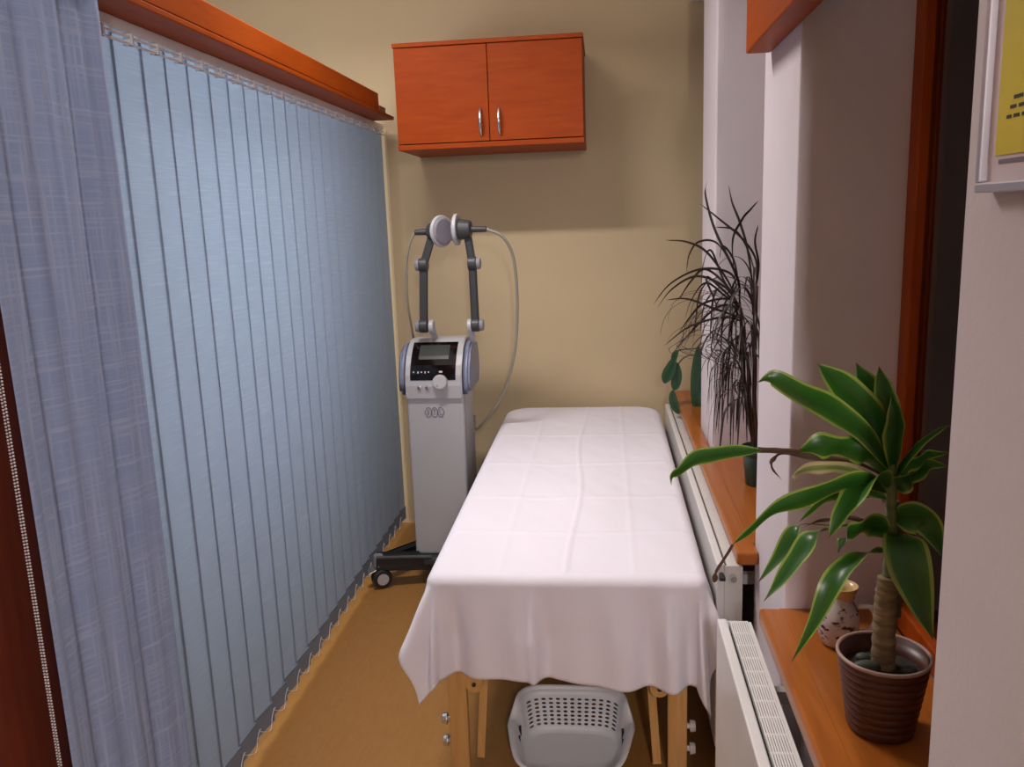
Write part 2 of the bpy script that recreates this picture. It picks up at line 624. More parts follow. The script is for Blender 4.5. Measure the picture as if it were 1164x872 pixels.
# ------------------------------------------------------------------ blind side
XB = -1.096
t = thing('wooden_pelmet', 'long cherry-wood pelmet box over the blue vertical blinds', 'pelmet', (-1.09, 2.3, 2.075))
link_mesh('front_board', boxm(-.998, -.98, .55, 3.82, 2.087, 2.157, bev=.003), M['cherry_y'], t)
link_mesh('top_board', boxm(-1.2, -.998, .55, 3.82, 2.139, 2.157, bev=.002), M['cherry_y'], t)
link_mesh('bottom_board', boxm(-1.2, -.98, .55, 4.09, 2.071, 2.087, bev=.003), M['cherry_y'], t)
link_mesh('end_block', boxm(-1.09, -1.01, 3.96, 4.06, 2.087, 2.125, bev=.004), M['dark_shaded'], t)
o = link_mesh('door_post', boxm(-1.13, -1.05, .55, 1.41, 0, 2.07, bev=.006), M['dark_shaded'], loc=(-1.09, .9, 0))  # same cherry wood, its shade put into the darker colour
tag(o, 'shaded red-brown wooden post at the far left behind the beaded chain', 'post')
# black-out side of the post's neighbour: the rest of the partition wall behind the viewer
struct(link_mesh('wall_partition', boxm(-1.2, -1.05, YF, .549, 0, CEIL), M['wall_cream']))

blind = thing('vertical_blind', 'wall of pale blue-grey fabric vertical blinds along the left side', 'vertical blind', (XB, 3.0, 0.03))
bm = bmesh.new()
box(bm, XB-.02, XB+.02, 1.413, D-.004, 2.045, 2.0705, bev=.002)
o = link_mesh('headrail', bm, M['white_plastic'], blind)
bm = bmesh.new()
box(bm, XB+.018, XB+.024, 1.413, D-.004, 2.018, 2.0225)
box(bm, XB+.018, XB+.024, 1.413, D-.004, 2.033, 2.0375)
link_mesh('spacer_rail', bm, M['white_plastic'], blind)
y = 1.43
idx = 0
SP = .1165
random.seed(11)
while y < D-.10:
    ang = -math.radians(6.0+random.uniform(-3.0, 3.0))
    yc = y + SP*0.5
    if yc + .062 > D-.006:
        yc = D-.006-.062
    hw = .0635
    bm = bmesh.new()
    # gently bowed strip, closed almost flat, each one lapping over the next
    zs = [2.043, 1.6, 1.2, .8, .4, .10]
    rows = []
    sway = random.uniform(-.004, .004)
    for zi, z in enumerate(zs):
        row = []
        for j in range(7):
            s = (j/6*2-1)
            a2 = ang + sway*zi*.6*3
            yy = yc + s*hw*math.cos(a2)
            xx = XB + .004 - s*hw*math.sin(a2) + .0025*(1-s*s)
            row.append(bm.verts.new((xx, yy, z)))
        rows.append(row)
    for r0, r1 in zip(rows, rows[1:]):
        for j in range(6):
            bm.faces.new((r0[j], r0[j+1], r1[j+1], r1[j]))
    # thickness
    g = bmesh.ops.solidify(bm, geom=bm.faces[:], thickness=.0007)
    sl = link_mesh('slat', bm, M['slat'], blind, smooth=False)
    bm = bmesh.new()
    a2 = ang + sway*9
    dx, dy = -math.sin(a2), math.cos(a2)
    bar(bm, (XB+.005-dx*hw, yc-dy*hw, .0665), (XB+.005+dx*hw, yc+dy*hw, .0665), .004, .067, bev=.001)
    link_mesh('bottom_weight', bm, M['weight'], sl)
    bm = bmesh.new()
    bar(bm, (XB+.016, yc-.005, 2.031), (XB+.016, yc+.005, 2.031), .024, .026, bev=.002)
    link_mesh('hanger_clip', bm, M['white_plastic'], sl)
    # little linking chain at the foot, drooping to the next slat
    if idx:
        bm = bmesh.new()
        p0 = Vector((XB+.020, yc-hw*.95, .075))
        p1 = Vector((XB+.018, yc-hw*1.0-SP*.10, .055))
        p2 = Vector((XB+.020, yc-SP*.95+hw*.2, .028))
        tube(bm, [p0+Vector((0, .012, 0)), p0, p1, p2, Vector((XB+.016, yc-SP+hw*-.4, .05)), Vector((XB+.020, yc-SP-hw*.95, .075))], .0012, seg=5, n=4)
        link_mesh('foot_chain', bm, M['white_plastic'], sl)
    y += SP
    idx += 1
bm = bmesh.new()
tube(bm, [(XB+.036, D-.012, 2.05), (XB+.032, D-.012, 1.2), (XB+.030, D-.012, .42)], .0022, seg=6, n=6)
tube(bm, [(XB+.030, D-.012, .42), (XB+.027, D-.012, .405), (XB+.024, D-.012, .42), (XB+.026, D-.012, 1.2), (XB+.030, D-.012, 2.05)], .0018, seg=6, n=6)
o = link_mesh('pull_cord', bm, plain('ivory_cord', (0.78, 0.72, 0.52), 0.6), blind)
o['label'] = 'ivory pull cord'

# curtain panel in front of the blind
bm = bmesh.new()
NY, NZ = 70, 34
y0c, y1c = 1.29, 1.712
rows = []
for i in range(NZ+1):
    z = .02 + (2.068-.02)*i/NZ
    row = []
    for j in range(NY+1):
        s = j/NY
        yy = y0c+(y1c-y0c)*s
        k = 1-.35*(i/NZ)
        xx = -1.0 + .014*k*math.sin(s*2*PI*2.15+.9+.25*math.sin(z*1.7)) + .005*math.sin(s*2*PI*6.3+z*.8)
        if s > .93:
            xx -= (s-.93)*.35*(.6)
        yy += .003*math.sin(z*2.3+s*3)
        row.append(bm.verts.new((xx, yy, z)))
    rows.append(row)
for a, c in zip(rows, rows[1:]):
    for j in range(NY):
        bm.faces.new((a[j], a[j+1], c[j+1], c[j]))
o = link_mesh('curtain', bm, M['curtain'], smooth=True, loc=(-1.0, 1.5, .02))
md = o.modifiers.new('t', 'SOLIDIFY')
md.thickness = .0008
tag(o, 'darker blue slubbed voile curtain panel hanging before the blinds at the left', 'curtain')

# beaded chain
bm = bmesh.new()
z = .30
path = []
while z < 2.055:
    r = bmesh.ops.create_icosphere(bm, subdivisions=1, radius=.0022, matrix=Matrix.Translation((-.999, 1.274, z)))
    r = bmesh.ops.create_icosphere(bm, subdivisions=1, radius=.0022, matrix=Matrix.Translation((-.990, 1.268+.0015*(z-.3), z+.003)))
    z += .0058
for k in range(7):
    a = PI+PI*k/6
    bmesh.ops.create_icosphere(bm, subdivisions=1, radius=.0022, matrix=Matrix.Translation((-.9945+.0048*math.cos(a), 1.271, .30+.006*math.sin(a))))
o = link_mesh('bead_chain', bm, M['white_plastic'], blind, smooth=True)
o['label'] = 'white beaded control chain'

# ------------------------------------------------------------------ wall cabinet
CX0, CX1, CY0, CZ0, CZ1 = -.8955, -.079, 3.787, 1.905, 2.352
t = thing('wall_cabinet', 'orange-brown cherry wall cabinet with two doors, hung high on the back wall', 'cabinet', ((CX0+CX1)/2, (CY0+D)/2, CZ0))
bm = bmesh.new()
th = .018
box(bm, CX0, CX0+th, CY0+.02, D-.001, CZ0+th, CZ1-th)
box(bm, CX1-th, CX1, CY0+.02, D-.001, CZ0+th, CZ1-th)
box(bm, CX0+th, CX1-th, D-.012, D-.001, CZ0+th, CZ1-th)
link_mesh('body', bm, M['cherry'], t)
link_mesh('top_board', boxm(CX0-.004, CX1+.004, CY0-.004, D-.001, CZ1-th, CZ1, bev=.002), M['cherry_x'], t)
link_mesh('bottom_board', boxm(CX0-.002, CX1+.002, CY0-.002, D-.001, CZ0, CZ0+th+.004, bev=.002), M['cherry_x'], t)
mid = -.487
for (a, b, hx) in ((CX0+.001, mid-.0015, -.524), (mid+.0015, CX1-.001, -.443)):
    dr = link_mesh('door', boxm(a, b, CY0, CY0+.018, CZ0+.026, CZ1-th-.003, bev=.0015), M['cherry_x'], t)
    bm = bmesh.new()
    zc = 2.012
    tube(bm, [(hx, CY0+.001, zc-.062), (hx, CY0-.016, zc-.04), (hx, CY0-.025, zc), (hx, CY0-.016, zc+.04), (hx, CY0+.001, zc+.062)],
         lambda s: .0035+.0045*math.sin(PI*s), seg=10, n=7)
    link_mesh('handle', bm, M['chrome'], dr, smooth=True)

# ------------------------------------------------------------------ radiators
def radiator(x0, x1, y0, y1, label, z0=.10, z1=.655):
    t = thing('radiator', label, 'radiator', ((x0+x1)/2, (y0+y1)/2, z0))
    w = .022
    bm = boxm(x0, x0+w, y0, y1, z0, z1, bev=.004)
    link_mesh('front_panel', bm, M['radiator'], t)
    link_mesh('back_panel', boxm(x1-.008, x1, y0, y1, z0, z1-.008, bev=.002), M['radiator'], t)
    bm = bmesh.new()
    gx0, gx1 = x0+w+.006, x1-.008
    n = 9
    for k in range(n):
        xx = gx0+(gx1-gx0)*(k+.5)/n
        box(bm, xx-.0017, xx+.0017, y0+.004, y1-.004, z1-.016, z1-.005)
    yy = y0+.05
    while yy < y1:
        box(bm, gx0, gx1, yy-.0022, yy+.0022, z1-.015, z1-.006)
        yy += .055
    link_mesh('top_grille', bm, M['radiator'], t)
    bm = bmesh.new()
    box(bm, x0+w+.001, x1-.009, y0+.02, y1-.02, z0+.04, z1-.03)
    link_mesh('convector', bm, M['slot'], t)
    link_mesh('side_panel', boxm(x0+w, x1-.008, y0+.001, y0+.005, z0+.01, z1-.006), M['radiator'], t)
    link_mesh('side_panel', boxm(x0+w, x1-.008, y1-.005, y1-.001, z0+.01, z1-.006), M['radiator'], t)
    for yy in (y0+.15, y1-.15):
        xe = XP-.001 if (1.83 < yy < 2.216 or yy < 1.0) else .439
        for zb in (z0+.03, z1-.12):
            link_mesh('wall_bracket', boxm(x1, xe, yy-.012, yy+.012, zb, zb+.03), M['radiator'], t)
    return t
r1 = radiator(.252, .331, .62, 1.885, 'near white panel radiator below the sill with the brown plant pot')
r2 = radiator(.292, .362, 2.2, D-.06, 'far white panel radiator between the massage table and the long sill')
bm = bmesh.new()
cyl(bm, (.305, 2.20, .625), (.305, 2.182, .625), .007, seg=12)
box(bm, .296, .312, 2.168, 2.183, .619, .631, bev=.002)
o = link_mesh('bleed_valve', bm, M['black_plastic'], r2)
bm = bmesh.new()
cyl(bm, (.335, 2.2, .62), (.335, 2.178, .62), .009, seg=6)
link_mesh('plug_nut', bm, M['chrome'], r2)

# ------------------------------------------------------------------ massage table
tb = thing('massage_table', 'folding wooden massage table under the white sheet', 'massage table', (-.12, 3.15, 0))
TX0, TX1, TY0, TY1 = -.478, .243, 2.158, 4.155
link_mesh('padded_top', boxm(TX0, TX1, TY0, TY1, .575, .628, bev=.02, seg=3), M['cushion'], tb)
bm = bmesh.new()
box(bm, TX0+.015, TX1-.015, TY0+.02, TY0+.045, .50, .574)
box(bm, TX0+.015, TX1-.015, TY1-.045, TY1-.02, .50, .574)
box(bm, TX0+.015, TX0+.04, TY0+.045, TY1-.045, .50, .574)
box(bm, TX1-.04, TX1-.015, TY0+.045, TY1-.045, .50, .574)
link_mesh('frame', bm, M['beech'], tb)
for (ye, sg) in ((2.20, 1), (4.10, -1)):
    for (x, sx) in ((-.440, 1), (.187, -1)):
        # outer leg post
        bm = bmesh.new()
        box(bm, x-.027, x+.027, ye-.013, ye+.013, .03 if False else 0.0, .50, bev=.004)
        lg = link_mesh('leg', bm, M['beech'], tb)
        bm = bmesh.new()
        for z in (.166, .095):
            xo = x-sx*.027
            cyl(bm, (xo, ye, z), (xo-sx*.008, ye, z), .008, seg=12)
            cyl(bm, (xo-sx*.008, ye, z), (xo-sx*.024, ye, z), .017, .015, seg=10, bev=.002)
        link_mesh('height_knob', bm, M['chrome'] if sx > 0 else M['white_plastic'], lg)
        # rounded hinge plate with a bolt
        bm = bmesh.new()
        xi = x+sx*.050
        pl = []
        for k in range(13):
            a = PI+PI*k/12
            pl.append((xi+.026*math.cos(a), .285+.026*math.sin(a)))
        pl += [(xi+.026, .50), (xi-.026, .50)]
        yv = ye-.012
        va = [bm.verts.new((px, yv, pz)) for px, pz in pl]
        vb = [bm.verts.new((px, yv+.012, pz)) for px, pz in pl]
        bm.faces.new(va)
        bm.faces.new(vb[::-1])
        for k in range(len(pl)):
            bm.faces.new((va[k], vb[k], vb[(k+1) % len(pl)], va[(k+1) % len(pl)]))
        hp = link_mesh('hinge_plate', bm, M['beech'], tb)
        bm = bmesh.new()
        cyl(bm, (xi, yv, .285), (xi, yv-.005, .285), .006, seg=12)
        link_mesh('bolt', bm, M['black_plastic'], hp)
        # folding strut
        bm = bmesh.new()
        bar(bm, (xi+sx*.034, ye+sg*.10, .50), (xi+sx*.006, ye+sg*.015, .035), .024, .016, up=Vector((0, 1, 0)), bev=.002)
        link_mesh('strut', bm, M['beech'], tb)
    bm = bmesh.new()
    box(bm, -.4125, .1595, ye+sg*.16-.01, ye+sg*.16+.01, .44, .50)
    link_mesh('cross_rail', bm, M['beech'], tb)

# sheet -------------------------------------------------------------
def make_sheet():
    bm = bmesh.new()
    R = .030
    xl, xr, yn, yf = -.470, .232, 2.152, 4.165
    hl, hr, hn, hf = .155, .125, .315, .055
    NX, NYs = 150, 300
    top = .645
    grid = []
    for j in range(NYs+1):
        row = []
        sy = (yn-hn)+(yf+hf-(yn-hn))*j/NYs
        for i in range(NX+1):
            sx = (xl-hl)+(xr+hr-(xl-hl))*i/NX
            # soft corners of the cushion at the far end
            cx_ = min(max(sx, xl), xr)
            cy_ = min(max(sy, yn), yf)
            rc = .10
            if cy_ > yf-rc:
                if cx_ < xl+rc:
                    v = Vector((cx_-(xl+rc), cy_-(yf-rc)))
                    if v.length > rc:
                        v = v.normalized()*rc
                    cx_, cy_ = xl+rc+v.x, yf-rc+v.y
                elif cx_ > xr-rc:
                    v = Vector((cx_-(xr-rc), cy_-(yf-rc)))
                    if v.length > rc:
                        v = v.normalized()*rc
                    cx_, cy_ = xr-rc+v.x, yf-rc+v.y
            d = Vector((sx-cx_, sy-cy_))
            r = d.length
            if r < 1e-7:
                x, y, z = sx, sy, top
                # creases and soft wrinkles pressed into the cotton
                cr = 0
                cr += .0050*math.exp(-((sx+.105-.012*math.sin(sy*5))/.006)**2)*(1 if sy < 3.75 else .4)
                cr += .0022*math.exp(-((sx+.30)/.009)**2)
                cr += .0020*math.exp(-((sx-.07)/.009)**2)
                for yy in (2.45, 2.78, 3.18, 3.62):
                    cr += .0030*math.exp(-((sy-yy-.01*math.sin(sx*9))/.012)**2)
                w = noise.noise(Vector((sx*5, sy*3.2, 1.3)))*.0045
                w += noise.noise(Vector((sx*14+sy*6, sy*7, 4.3)))*.0018
                z += cr + w*min(1, (yf-sy)/.1 if yf-sy < .1 else 1)
            else:
                u = d/r
                a = min(r/R, PI/2)
                off = R*math.sin(a)
                drop = R*(1-math.cos(a))
                h = max(0, r-R*PI/2)
                ang = math.atan2(u.y, u.x)
                corner = abs(u.x*u.y)*2           # 0 on the flats .. 1 on a diagonal
                front = max(0, -u.y)
                fl = .10+.22*corner
                if sx < xl:
                    fl += .10*(1-front)+.06*corner*(front > .05)
                if sx > xr:
                    fl += .14*(1-front)*math.exp(-((sy-2.25)/.35)**2)
                off += h*fl
                drop += h*(1-.03*fl)
                ramp_ = min(1, h/.16)
                fold = 0
                if front > .5:
                    fold += .010*math.sin(sx*22+1.1)+.006*math.sin(sx*47+.4+sy*3)
                    fold += .020*math.exp(-((sx+.205)/.012)**2) - .010*math.exp(-((sx+.17)/.02)**2)
                    fold += .024*math.exp(-((sx-.165)/.030)**2) - .016*math.exp(-((sx-.10)/.03)**2)
                    fold -= .030*math.exp(-((sx+.425)/.028)**2)
                    fold -= .022*math.exp(-((sx-.212)/.02)**2)
                else:
                    fold += .010*math.sin(sy*9+.5)+.006*math.sin(sy*23)
                fold += corner*.035*math.cos(2*(math.degrees(ang)+135)/15) if front > .05 else 0
                off += fold*ramp_
                # hem a little uneven
                drop += ramp_*(.012*math.sin(sx*8+.6) if front > .5 else .012*math.sin(sy*4))*min(1, h/.25)
                drop += ramp_*(.09 if sx > 0 else .0)*corner*h/.3 if front > .05 else 0
                # keep clear of the radiator on the right
                x, y, z = cx_+u.x*off, cy_+u.y*off, top-drop
                if x > .283 and y > 2.17:
                    x = .283+(x-.283)*.05
            row.append(bm.verts.new((x, y, z)))
        grid.append(row)
    for j in range(NYs):
        for i in range(NX):
            bm.faces.new((grid[j][i], grid[j][i+1], grid[j+1][i+1], grid[j+1][i]))
    return bm
o = link_mesh('bed_sheet', make_sheet(), M['sheet'], smooth=True, loc=(-.12, 3.15, .64))
md = o.modifiers.new('t', 'SOLIDIFY')
md.thickness = .0016
md.offset = 1
tag(o, 'creased white cotton sheet draped over the massage table', 'sheet')

# ------------------------------------------------------------------ basket
def basket():
    t = thing('plastic_basket', 'white plastic basket with a pierced end wall on the floor under the table', 'basket', (-.12, 2.24, 0))
    cx, cy = -.119, 2.24
    N = 120
    def loop(hw, hl, z, ex=5.0, raise_=0.0, bulge=0.0):
        out = []
        for k in range(N):
            a = 2*PI*k/N
            c, s = math.cos(a), math.sin(a)
            m_ = (abs(c)**ex+abs(s)**ex)**(-1/ex)
            y = cy+hl*m_*s
            f = min(1, max(0, (y-(cy+.055))/.035))
            f = f*f*(3-2*f)
            t_ = min(1, max(0, (cy+.02-y)/.19))
            b = bulge*(1-f)*(1-t_*.6)
            x = cx+((hw)*(1-.17*t_)+b)*m_*c
            out.append(Vector((x, y, z+raise_*f-.012*t_*(z/.11))))
        return out
    # outer from foot to rim, over the lip, then down inside
    loops = [loop(.132, .138, 0.003), loop(.140, .146, .02), loop(.154, .158, .085, raise_=.040, bulge=.003),
             loop(.159, .163, .103, raise_=.044, bulge=.008), loop(.170, .173, .103, raise_=.044, bulge=.016),
             loop(.173, .176, .108, raise_=.045, bulge=.016), loop(.169, .172, .112, raise_=.046, bulge=.014),
             loop(.162, .166, .111, raise_=.044, bulge=.010), loop(.158, .162, .100, raise_=.039, bulge=.004),
             loop(.143, .148, .030), loop(.130, .136, .012)]
    bm = bmesh.new()
    uvl = bm.loops.layers.uv.verify()
    V = [[bm.verts.new(p) for p in L] for L in loops]
    for li in range(len(V)-1):
        for k in range(N):
            k2 = (k+1) % N
            f = bm.faces.new((V[li][k], V[li][k2], V[li+1][k2], V[li+1][k]))
            ctr = f.calc_center_median()
            f.smooth = True
            if ctr.y > cy+.12 and abs(ctr.x-cx) < .150 and li in (1, 8):
                f.material_index = 1
                for lp in f.loops:
                    p = lp.vert.co
                    zt = .03+.126
                    hw_ = .136+.12*(p.z-.03)
                    uu = (p.x-cx)/hw_*6.5+6.5
                    lp[uvl].uv = (uu, (p.z-.028)/.118*9-.25)
    bm.faces.new(V[0][::-1])
    bm.faces.new(V[-1])
    link_mesh('tub', bm, [M['basket'], M['pierced']], t)
    for s in (-1, 1):
        for k, (yy, zz) in enumerate(((2.285, .080), (2.25, .070))):
            link_mesh('handle_slot', boxm(cx+s*.1535-.0035, cx+s*.1535+.0035, yy-.006, yy+.006, zz-.018, zz+.012, bev=.0015), M['black_plastic'], t)
basket()

# ------------------------------------------------------------------ therapy machine
def machine():
    t = thing('therapy_machine', 'grey physiotherapy machine on a wheeled column with two jointed applicator arms', 'therapy machine', (-.74, 3.66, 0))
    X0, X1 = -.862, -.613
    # column
    bm = boxm(X0, X1, 3.515, 3.80, .125, .862, bev=.012, seg=3)
    c = link_mesh('column', bm, M['grey_shell'], t)
    bm = bmesh.new()
    box(bm, X1-.002, X1+.0012, 3.545, 3.549, .14, .86)
    link_mesh('panel_seam', bm, M['mid_plastic'], c)
    # head : curved profile
    prof = [(3.503, .845), (3.500, .90), (3.506, .945), (3.524, .985), (3.556, 1.022), (3.592, 1.052), (3.625, 1.072), (3.66, 1.083), (3.76, 1.08), (3.80, 1.05), (3.805, .845)]
    bm = bmesh.new()
    prism(bm, prof, X0+.001, X1-.001)
    es = [e for e in bm.edges if abs(e.verts[0].co.x-e.verts[1].co.x) < 1e-6]
    bmesh.ops.bevel(bm, geom=es, offset=.004, segments=2, affect='EDGES')
    hd = link_mesh('console', bm, M['grey_shell'], t)
    wp = [(3.520, .858), (3.514, .91), (3.520, .95), (3.538, .99), (3.57, 1.025), (3.602, 1.052), (3.64, 1.068), (3.76, 1.066), (3.79, 1.045), (3.81, .99), (3.79, .93), (3.785, .858)]
    for a, b in ((X0-.032, X0-.0005), (X1+.0005, X1+.034)):
        bm = bmesh.new()
        prism(bm, wp, a, b)
        xo = a if a < X0-.01 else b
        es = [e for e in bm.edges if abs(e.verts[0].co.x-xo) < 1e-6 and abs(e.verts[1].co.x-xo) < 1e-6]
        bmesh.ops.bevel(bm, geom=es, offset=.014, segments=4, affect='EDGES')
        o = link_mesh('side_cheek', bm, M['blue_shell'], t, smooth=True)
        o.modifiers.new('w', 'WEIGHTED_NORMAL').keep_sharp = True
        o['label'] = 'blue-grey side cheek'
    # curved glass panel following the console's slope
    pr = prof[:8]
    def on_prof(z, off):
        for (ya, za), (yb, zb) in zip(pr, pr[1:]):
            if za <= z <= zb:
                f = (z-za)/(zb-za)
                n = Vector((0, -(zb-za), (yb-ya))).normalized()
                return Vector((0, ya+(yb-ya)*f, z))+n*off
        return Vector((0, pr[-1][0], z))
    def panel(xa, xb, za, zb, off, n=12, thick=.003, shear=0.0):
        bm = bmesh.new()
        f_, b_ = [], []
        for k in range(n+1):
            z = za+(zb-za)*k/n
            p = on_prof(z, off)
            q = on_prof(z, off-thick)
            s = shear*k/n
            f_.append((bm.verts.new((xa+s, p.y, p.z)), bm.verts.new((xb+s, p.y, p.z))))
            b_.append((bm.verts.new((xa+s, q.y, q.z)), bm.verts.new((xb+s, q.y, q.z))))
        for k in range(n):
            bm.faces.new((f_[k][0], f_[k][1], f_[k+1][1], f_[k+1][0]))
            bm.faces.new((b_[k][0], b_[k+1][0], b_[k+1][1], b_[k][1]))
            bm.faces.new((f_[k][0], f_[k+1][0], b_[k+1][0], b_[k][0]))
            bm.faces.new((f_[k][1], b_[k][1], b_[k+1][1], f_[k+1][1]))
        bm.faces.new((f_[0][0], b_[0][0], b_[0][1], f_[0][1]))
        bm.faces.new((f_[n][0], f_[n][1], b_[n][1], b_[n][0]))
        return bm
    gp = link_mesh('display_panel', panel(-.838, -.640, .925, 1.071, .0020), M['black_glass'], t)
    link_mesh('screen', panel(-.805, -.673, 1.008, 1.060, .0028, thick=.001), M['screen'], gp)
    bm = bmesh.new()
    for k, x in enumerate((-.822, -.803, -.788, -.772, -.757)):
        p = on_prof(.960, .0045)
        box(bm, x-.0028, x+.0028, p.y-.0006, p.y+.0006, .957-.003*(k % 2), .963)
    p = on_prof(.962, .0045)
    box(bm, -.712, -.697, p.y-.0006, p.y+.0006, .956, .964)
    link_mesh('touch_symbols', bm, M['white_mark'], gp)
    # big dial, small buttons
    bm = bmesh.new()
    cyl(bm, (-.707, 3.506, .915), (-.707, 3.480, .920), .034, .031, seg=36, bev=.005)
    kn = link_mesh('dial', bm, M['grey_shell'], t, smooth=False)
    kn['label'] = 'round light grey dial'
    bm = bmesh.new()
    bmesh.ops.create_uvsphere(bm, u_segments=12, v_segments=8, radius=.005, matrix=Matrix.Translation((-.715, 3.479, .905)))
    link_mesh('finger_dimple', bm, M['chrome'], kn, smooth=True)
    for x in (-.800, -.764):
        bm = bmesh.new()
        cyl(bm, (x, 3.503, .893), (x, 3.494, .893), .0105, .009, seg=20, bev=.002)
        link_mesh('button', bm, M['chrome'], t)
    # maker's emblem: three linked outlined lozenges
    bm = bmesh.new()
    def loz(xc, zc, w, h, full):
        pts = [(xc-w, zc), (xc-w*.35, zc+h), (xc+w*.35, zc+h), (xc+w, zc), (xc+w*.35, zc-h), (xc-w*.35, zc-h)]
        P3 = [Vector((a, 3.5138, b)) for a, b in pts]
        for a, b in zip(P3, P3[1:]+P3[:1]):
            bar(bm, a, b, .0016, .0026, up=Vector((0, 1, 0)) if False else Vector((0, 0, 1)))
        if full == 'B':
            bar(bm, (xc-.004, 3.5138, zc-h*.55), (xc-.004, 3.5138, zc+h*.55), .0016, .0024, up=Vector((1, 0, 0)))
            bar(bm, (xc-.004, 3.5138, zc+h*.5), (xc+.005, 3.5138, zc+h*.25), .0016, .0022)
            bar(bm, (xc-.004, 3.5138, zc), (xc+.005, 3.5138, zc), .0016, .0022)
            bar(bm, (xc-.004, 3.5138, zc-h*.5), (xc+.005, 3.5138, zc-h*.25), .0016, .0022)
        if full == 'T':
            bar(bm, (xc-.006, 3.5138, zc+h*.5), (xc+.006, 3.5138, zc+h*.5), .0016, .0024)
            bar(bm, (xc, 3.5138, zc-h*.6), (xc, 3.5138, zc+h*.5), .0016, .0024, up=Vector((1, 0, 0)))
        if full == 'L':
            bar(bm, (xc-.004, 3.5138, zc-h*.5), (xc-.004, 3.5138, zc+h*.6), .0016, .0024, up=Vector((1, 0, 0)))
            bar(bm, (xc-.004, 3.5138, zc-h*.5), (xc+.006, 3.5138, zc-h*.5), .0016, .0024)
    for xc, L in ((-.768, 'B'), (-.741, 'T'), (-.714, 'L')):
        loz(xc, .781, .0165, .0205, L)
    link_mesh('emblem', bm, M['ink'], c)
    # base
    bm = boxm(-.84, -.64, 3.47, 3.86, .085, .124, bev=.012)
    hub = link_mesh('base_hub', bm, M['dark_plastic'], t)
    for (ex, ey, sx, sy) in ((-1.018, 3.450, -.80, 3.50), (-.445, 3.455, -.68, 3.50), (-.86, 3.93, -.78, 3.80), (-.62, 3.93, -.70, 3.80)):
        bm = bmesh.new()
        a, b = Vector((sx, sy, .104)), Vector((ex, ey, .117))
        bar(bm, a, b, .050, .050, bev=.010)
        if ey < 3.7:
            bar(bm, Vector((-.74+(sx+.74)*1.5, 3.74, .106)), Vector((ex*.985-.74*.015, ey+.02, .120)), .03, .026, bev=.006)
        lg = link_mesh('base_leg', bm, M['black_plastic'], t)
        bm = bmesh.new()
        cyl(bm, (ex, ey, .095), (ex, ey, .150), .026, .021, seg=20, bev=.004)
        link_mesh('leg_cap', bm, M['mid_plastic'], lg)
        ax = Vector((.50, -.86, 0))
        c0 = Vector((ex+.012, ey-.012, .046))
        bm = bmesh.new()
        for s in (-1, 1):
            cyl(bm, c0+ax*(s*.009), c0+ax*(s*.026), .0455, .042, seg=30, bev=.005)
        link_mesh('caster', bm, M['black_plastic'], lg)
        bm = bmesh.new()
        cyl(bm, c0-ax*.029, c0+ax*.029, .026, seg=24)
        link_mesh('caster_disc', bm, M['grey_shell'], lg)
        bm = bmesh.new()
        bar(bm, (ex-.045, ey-.03, .078), (ex-.008, ey-.010, .092), .034, .010, bev=.002)
        link_mesh('brake_pedal', bm, M['chrome'], lg)
    # arms -----------------------------------------------------------
    ya = 3.60
    def arm(side, post_x, low, up_, head, capx):
        p_low, p_up, p_head = [Vector((x, ya, z)) for x, z in (low, up_, head)]
        s = side
        bm = bmesh.new()
        bar(bm, (post_x, ya+.075, 1.07), (post_x, ya+.006, p_low.z+.004), .024, .014, up=Vector((1, 0, 0)), bev=.003)
        cyl(bm, (post_x-.010, ya+.004, p_low.z-.004), (post_x+.010, ya+.004, p_low.z-.004), .031, seg=28, bev=.003)
        link_mesh('arm_post', bm, M['grey_shell'], t)
        bm = bmesh.new()
        bar(bm, p_low, p_up, .026, .024, up=Vector((1, 0, 0)), bev=.004)
        if s < 0:
            m_ = p_low.lerp(p_up, .5)
        link_mesh('lower_arm', bm, M['dark_plastic'], t)
        bm = bmesh.new()
        bar(bm, p_up, p_head, .024, .023, up=Vector((1, 0, 0)), bev=.004)
        link_mesh('upper_arm', bm, M['dark_plastic'], t)
        for p in (p_low, p_up):
            bm = bmesh.new()
            cyl(bm, p-Vector((.018, 0, 0)), p+Vector((.018, 0, 0)), .029, seg=28, bev=.004)
            j = link_mesh('joint', bm, M['dark_plastic'], t)
            bm = bmesh.new()
            cyl(bm, p+Vector((s*.018, 0, 0)), p+Vector((s*.036, 0, 0)), .027, .024, seg=24, bev=.004)
            link_mesh('joint_knob', bm, M['mid_plastic'], j)
        return p_head
    hL = arm(-1, -.752, (-.786, 1.147), (-.772, 1.412), (-.722, 1.552), None)
    hR = arm(1, -.583, (-.558, 1.147), (-.560, 1.412), (-.578, 1.556), None)
    # applicator heads: disc + housing + handle
    def applicator(p, s, face, tilt):
        ax = Vector((-s*math.cos(tilt), -math.sin(tilt), 0))
        ctr = p+ax*.035
        bm = bmesh.new()
        cyl(bm, p-ax*.020, ctr, .036, .046, seg=28, bev=.006)
        h = link_mesh('applicator_head', bm, M['dark_plastic'], t)
        bm = bmesh.new()
        cyl(bm, ctr, ctr+ax*.016, .067, .066, seg=44, bev=.003)
        d = link_mesh('applicator_disc', bm, M['grey_shell'], t)
        d['label'] = 'round applicator disc with pale rim'
        bm = bmesh.new()
        cyl(bm, ctr+ax*.016, ctr+ax*.024, .060, .052, seg=40, bev=.003)
        link_mesh('disc_face', bm, M['mid_plastic'], d)
        bm = bmesh.new()
        e = p+Vector((s*.085, 0, -.002))
        cyl(bm, p+Vector((s*.015, 0, 0)), e, .014, .012, seg=18, bev=.002)
        link_mesh('handle', bm, M['dark_plastic'], h)
        return e
    eL = applicator(hL+Vector((.004, 0, 0)), -1, None, .55)
